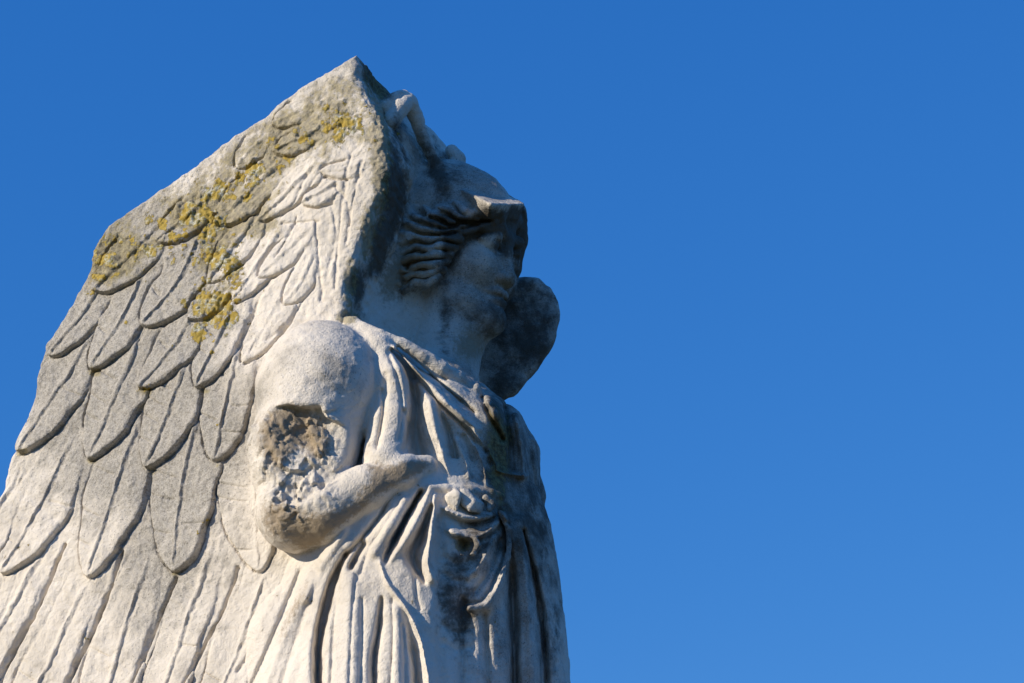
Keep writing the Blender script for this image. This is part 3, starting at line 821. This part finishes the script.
RS.stroke([(408, 625), (414, 655), (417, 690), (418, 790)], [2, 3.5, 4, 4], [-.02, -.12, -.14, -.12])
RS.stroke([(350, 580), (350, 640), (346, 720)], 9, .05); RS.stroke([(396, 610), (398, 650), (396, 720)], 7, .05)
RS.stroke([(362, 600), (362, 650), (358, 720)], 2.2, -.03)
RS.stroke([(404, 500), (392, 520), (374, 552)], 5, .05)
RS.stroke([(330, 545), (312, 600), (296, 683), (280, 790)], 5, -.015); RS.stroke([(345, 530), (322, 566), (306, 600)], 4, .05)
RS.stroke([(398, 505), (384, 528), (368, 552), (358, 580)], 1.8, -.035); RS.stroke([(356, 575), (352, 620), (349, 690)], 1.8, -.03); RS.stroke([(340, 575), (334, 625), (331, 690)], 2, -.035); RS.stroke([(392, 600), (393, 640), (390, 690)], 1.6, -.035); RS.stroke([(402, 625), (405, 660), (405, 700)], 1.6, -.035); RS.stroke([(414, 560), (416, 590), (420, 610)], 1.8, -.03)
RS.stroke([(507, 524), (512, 590), (515, 700), (516, 790)], [3, 4.5, 5, 5], [-.1, -.2, -.22, -.2])
RS.stroke([(520, 520), (528, 590), (534, 700), (536, 790)], 5, .07)
RS.stroke([(523, 530), (540, 610), (548, 720)], [2, 4, 4], -.13)
RS.stroke([(494, 590), (498, 640), (500, 720)], 4.5, .0); RS.stroke([(484, 612), (487, 660), (488, 740)], 3.2, -.06)
RS.stroke([(474, 612), (476, 660), (474, 740)], 4, .015); RS.stroke([(463, 600), (462, 650), (460, 740)], 3.2, -.05)
RS.stroke([(450, 560), (448, 620), (446, 720)], 5, .0); RS.stroke([(442, 520), (441, 580), (440, 640), (442, 740)], 5, -.05)
RS.stroke([(503, 515), (508, 529), (508, 557), (500, 579), (492, 595), (483, 606), (469, 608)], [3, 6, 7, 8, 8, 6, 3], .11, 'right')
RS.stroke([(447, 511), (462, 517), (476, 519), (489, 517)], 4.5, .075, 'right'); RS.stroke([(452, 533), (465, 537), (478, 537), (490, 531), (498, 523)], 4.5, .075, 'right')
RS.blob(468, 526, 14, 5, -.05); RS.blob(463, 546, 5, 6, -.09)
RS.blob(462, 625, 20, 60, -.09)
RS.stroke([(300, 572), (272, 640), (250, 690)], 2.6, -.04); RS.stroke([(318, 572), (296, 640), (280, 690)], 3, -.03); RS.stroke([(309, 572), (284, 640), (264, 690)], 4, .025)
for y in (560, 577, 628, 646):
    RS.stroke([(444, y - 3), (456, y + 4), (472, y + 1)], 3.2, -.02)
RS.stroke([(500, 540), (490, 570), (476, 592)], 3.5, -.06); RS.stroke([(494, 536), (482, 562), (468, 578)], 3, .05)

# ---- sash and knotted hem at the waist
sh = FLD['sash']
base_ = np.minimum(FLD['skirt'], FLD['bodice'])
def surf(px, py, off=0.0):
    for d in np.arange(1.8, -1.6, -.01):
        p = at(px, py, d); i = np.rint((p - G.lo) / G.h).astype(int)
        if (i >= 0).all() and (i < G.n).all() and base_[tuple(i)] < 0:
            return at(px, py, d + off)
    return at(px, py, off)
SP = lambda off, *a: [surf(x, y, off) for x, y in a]
G.chain(sh, SP(.0, (430, 488), (445, 489), (470, 491), (490, 494), (500, 497)), [.04, .04, .04, .04, .03], .04)
for pl in ([(445, 495, .10), (456, 488, .15), (461, 495, .17), (457, 511, .08), (447, 504, .06)], [(461, 490, .13), (468, 489, .14), (474, 497, .17), (468, 509, .12), (460, 503, .06)],
           [(470, 493, .10), (484, 504, .12), (480, 514, .10), (468, 510, .13), (474, 500, .17)]):
    G.hull(sh, [surf(x, y, o) for x, y, o in pl] + [surf(x, y, -.1) for x, y, o in pl], .006, .006)
G.chain(sh, SP(.08, (475, 539), (478, 546), (473, 553), (461, 554)), [.024, .028, .028, .02], .012)
G.ell(sh, surf(464, 546, .08), np.eye(3), [.08, .10, .09], .02, sub=True)
G.chain(sh, SP(.05, (486, 498), (492, 504), (489, 509)), [.03, .03, .02], .02)
G.chain(sh, SP(.06, (500, 512), (508, 529), (509, 545), (508, 557), (500, 579), (492, 595), (483, 606), (469, 608)), [.02, .02, .02, .022, .022, .024, .028, .02], .02)
del base_

# ---- apply the carved folds and join the parts
def apply_relief(f, R, bounds):
    sl, (X, Y, Z) = G.box(*bounds)
    sub = f[sl]
    m = np.abs(sub) < .5
    ii = np.argwhere(m)
    pts = np.stack([X.ravel()[ii[:, 0]], Y.ravel()[ii[:, 1]], Z.ravel()[ii[:, 2]]], 1).astype(np.float64)
    qx, qy = proj(pts)
    fade = np.clip((.75 - pts[:, 1]) / .5, 0, 1)               # nothing is carved into the far side
    sub[m] -= (R.sample(qx, qy) * fade).astype(np.float32)
    f[sl] = sub
ALL = ([-99] * 3, [99] * 3)
apply_relief(FLD['hair'], RH, ALL); apply_relief(FLD['bodice'], RB, ALL); apply_relief(FLD['skirt'], RS, ALL); apply_relief(FLD['mantle'], RB, ALL)
K = {'hair': .03, 'headdress': .02, 'bodice': .035, 'skirt': .03, 'sash': .02, 'mantle': .06, 'wing': .06}
F = FLD['body'].copy()
for k in names[1:]:
    F = smin(F, FLD[k], K[k])
V, Q = surface_nets(F, G.lo, G.h)
V = relax(V, Q, 1, .28)
N = vnormals(V, Q)
gi = np.clip(np.rint((V - G.lo) / G.h).astype(int), 0, G.n - 1)
vals = np.stack([FLD[k][gi[:, 0], gi[:, 1], gi[:, 2]] for k in names], 1)
vid = vals.argmin(1)
del FLD, F
# weathering of the carved surface
px, py = proj(V)
BRK = Relief(220, 360, 400, 580)
BRK.blob(297, 440, 46, 40, 1.0); BRK.blob(298, 485, 40, 30, .8); BRK.blob(280, 515, 22, 22, .4)
bk = np.clip(BRK.sample(px, py) * (N[:, 1] < -.1) * (vid == 0), 0, 1) * sst(400, 412, py) * (1 - sst(336, 346, px))
disp = (.010 + .02 * (vid == names.index('wing')) + .008 * (vid == names.index('mantle'))) * fbm(V, 2.6, 4, 41) + .006 * fbm(V, 12, 3, 51)
VQ = V + .03 * np.stack([noise(V, 9, 81), noise(V, 9, 82), noise(V, 9, 83)], 1)
def facets(P, scale, seed):
    """broken-stone facets: every cell of a random cell pattern is a small tilted plane"""
    q = P * scale; i0 = np.floor(q).astype(np.int64)
    best = np.full(len(P), 9e9); out = np.zeros(len(P))
    for dx in (-1, 0, 1):
        for dy in (-1, 0, 1):
            for dz in (-1, 0, 1):
                c = i0 + np.array([dx, dy, dz])
                r = [_hash(c[:, 0], c[:, 1], c[:, 2], seed + k).astype(float) for k in range(7)]
                e = q - (c + .5 + .45 * np.stack(r[:3], 1)); d2 = (e ** 2).sum(1)
                m = d2 < best
                best = np.where(m, d2, best)
                out = np.where(m, .5 * r[3] + .8 * (e[:, 0] * r[4] + e[:, 1] * r[5] + e[:, 2] * r[6]), out)
    return out
chip = np.zeros(len(V)); hot = bk > .02
Vh = VQ[hot] * np.array([1, 1, .8])
chip[hot] = .055 * facets(Vh, 4.2, 201) + .034 * facets(Vh, 9, 301) + .012 * fbm(V[hot], 30, 2, 63) - .01
disp = disp + bk * chip
V = V + N * disp[:, None]
N = vnormals(V, Q)
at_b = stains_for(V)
ids = vid[Q]
ids = np.where((ids[:, 0] == ids[:, 1]) | (ids[:, 0] == ids[:, 2]), ids[:, 0], ids[:, 2])
# far wing apart from the stone behind the head
fc = V[Q].mean(1); fpx, _ = proj(fc)
ids = np.where((names.index('wing') == ids) & (fc[:, 1] > .0) & (fpx > 466), 8, ids)
label_names = names + ['wing']
label_names[7] = 'backing_stone'
def components(q):
    u, inv = np.unique(q, return_inverse=True); inv = inv.reshape(q.shape); lab = np.arange(len(u))
    while True:
        m = lab[inv].min(1); new = lab.copy()
        for c in range(4): np.minimum.at(new, inv[:, c], m)
        new = new[new]
        if (new == lab).all(): break
        lab = new
    return lab[inv[:, 0]]
si = names.index('sash'); fs = np.flatnonzero(ids == si); cl = components(Q[fs])
nx = 20
for c in np.unique(cl):
    f_ = fs[cl == c]
    if len(f_) < 80: ids[f_] = names.index('skirt')
    else: ids[f_] = nx; nx += 1
label_names = label_names + ['x'] * (20 - len(label_names)) + ['sash_fold'] * 40
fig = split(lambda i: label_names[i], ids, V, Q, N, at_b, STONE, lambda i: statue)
for i, o in fig.items():
    if i == 8: o['label'] = 'dark rounded far wing seen past the face'

# ------------------------------------------------------------------ plinth below the picture and ground
zb = ZBOT * S + ORG[2]
bm = bmesh.new()
cx, cy = at(360, 700, 0)[0] * S, 0.1
def block(x0, x1, y0, y1, z0, z1):
    r = bmesh.ops.create_cube(bm, size=1)
    for v in r['verts']:
        v.co = Vector((x0 + (v.co.x + .5) * (x1 - x0), y0 + (v.co.y + .5) * (y1 - y0), z0 + (v.co.z + .5) * (z1 - z0)))
block(cx - .75, cx + .55, cy - .5, cy + .5, zb - .14, zb)
block(cx - .68, cx + .48, cy - .43, cy + .43, .25, zb - .14)
block(cx - .85, cx + .65, cy - .6, cy + .6, -.02, .25)
bmesh.ops.bevel(bm, geom=bm.edges[:], offset=.012, segments=2, affect='EDGES')
me = bpy.data.meshes.new('pedestal'); bm.to_mesh(me); bm.free()
me.materials.append(simple_material('pedestal_stone', (.22, .2, .17), (.4, .37, .32), 9))
po = bpy.data.objects.new('pedestal', me); C.collection.objects.link(po); po.parent = statue; po.matrix_parent_inverse = statue.matrix_world.inverted()

bm = bmesh.new(); bmesh.ops.create_grid(bm, x_segments=8, y_segments=8, size=600)
me = bpy.data.meshes.new('ground'); bm.to_mesh(me); bm.free()
me.materials.append(simple_material('lawn', (.035, .05, .018), (.075, .085, .035), 2.0))
go = bpy.data.objects.new('ground', me); C.collection.objects.link(go); go['kind'] = 'structure'

# ------------------------------------------------------------------ camera, sun, sky
cd = bpy.data.cameras.new('camera'); cam = bpy.data.objects.new('camera', cd); C.collection.objects.link(cam)
cd.lens = FOC; cd.sensor_width = 36; cd.sensor_fit = 'HORIZONTAL'; cd.clip_end = 3000; cd.clip_start = .05
cam.location = tuple(CAM * S + ORG); cam.rotation_euler = (math.pi / 2 + PITCH, 0, 0)
C.camera = cam

SUN_CAM = np.array([-.80, .535, .275])            # towards the sun: right, up, to the viewer
sd = SUN_CAM[0] * np.array([1, 0, 0]) + SUN_CAM[1] * UPV - SUN_CAM[2] * FWD
sd = sd / np.linalg.norm(sd)
elev = math.asin(sd[2]); az = math.atan2(sd[0], sd[1])
print('SUN elevation', math.degrees(elev), 'azimuth', math.degrees(az))
ld = bpy.data.lights.new('sun', 'SUN'); ld.energy = 5.0; ld.angle = math.radians(.5); ld.color = (1, .905, .75)
lo_ = bpy.data.objects.new('sun', ld); C.collection.objects.link(lo_)
lo_.rotation_euler = Vector(tuple(-sd)).to_track_quat('-Z', 'Y').to_euler()
w = bpy.data.worlds.new('World'); C.world = w; w.use_nodes = True
nt = w.node_tree; bg = nt.nodes['Background']
sky = nt.nodes.new('ShaderNodeTexSky'); sky.sky_type = 'NISHITA'; sky.sun_disc = False
sky.sun_elevation = elev; sky.sun_rotation = az
sky.altitude = 600; sky.air_density = 1.0; sky.dust_density = .0; sky.ozone_density = 6.0
sep = nt.nodes.new('ShaderNodeSeparateColor'); cmb = nt.nodes.new('ShaderNodeCombineColor')
nt.links.new(sky.outputs[0], sep.inputs[0])
for i, (k, e) in enumerate(((.36, 1.1), (1.0, .57), (2.55, .35))):      # clear, deep polarised blue
    pw = nt.nodes.new('ShaderNodeMath'); pw.operation = 'POWER'; pw.inputs[1].default_value = e
    ml = nt.nodes.new('ShaderNodeMath'); ml.operation = 'MULTIPLY'; ml.inputs[1].default_value = k
    mn = nt.nodes.new('ShaderNodeMath'); mn.operation = 'MINIMUM'; mn.inputs[1].default_value = (1.5, 3.2, 6.0)[i]
    nt.links.new(sep.outputs[i], mn.inputs[0]); nt.links.new(mn.outputs[0], pw.inputs[0]); nt.links.new(pw.outputs[0], ml.inputs[0]); nt.links.new(ml.outputs[0], cmb.inputs[i])
nt.links.new(cmb.outputs[0], bg.inputs[0]); bg.inputs[1].default_value = .15
vs = C.view_settings; vs.view_transform = 'Standard'; vs.look = 'None'; vs.gamma = 1; vs.use_curve_mapping = False; vs.exposure = 0
C.render.engine = 'CYCLES'
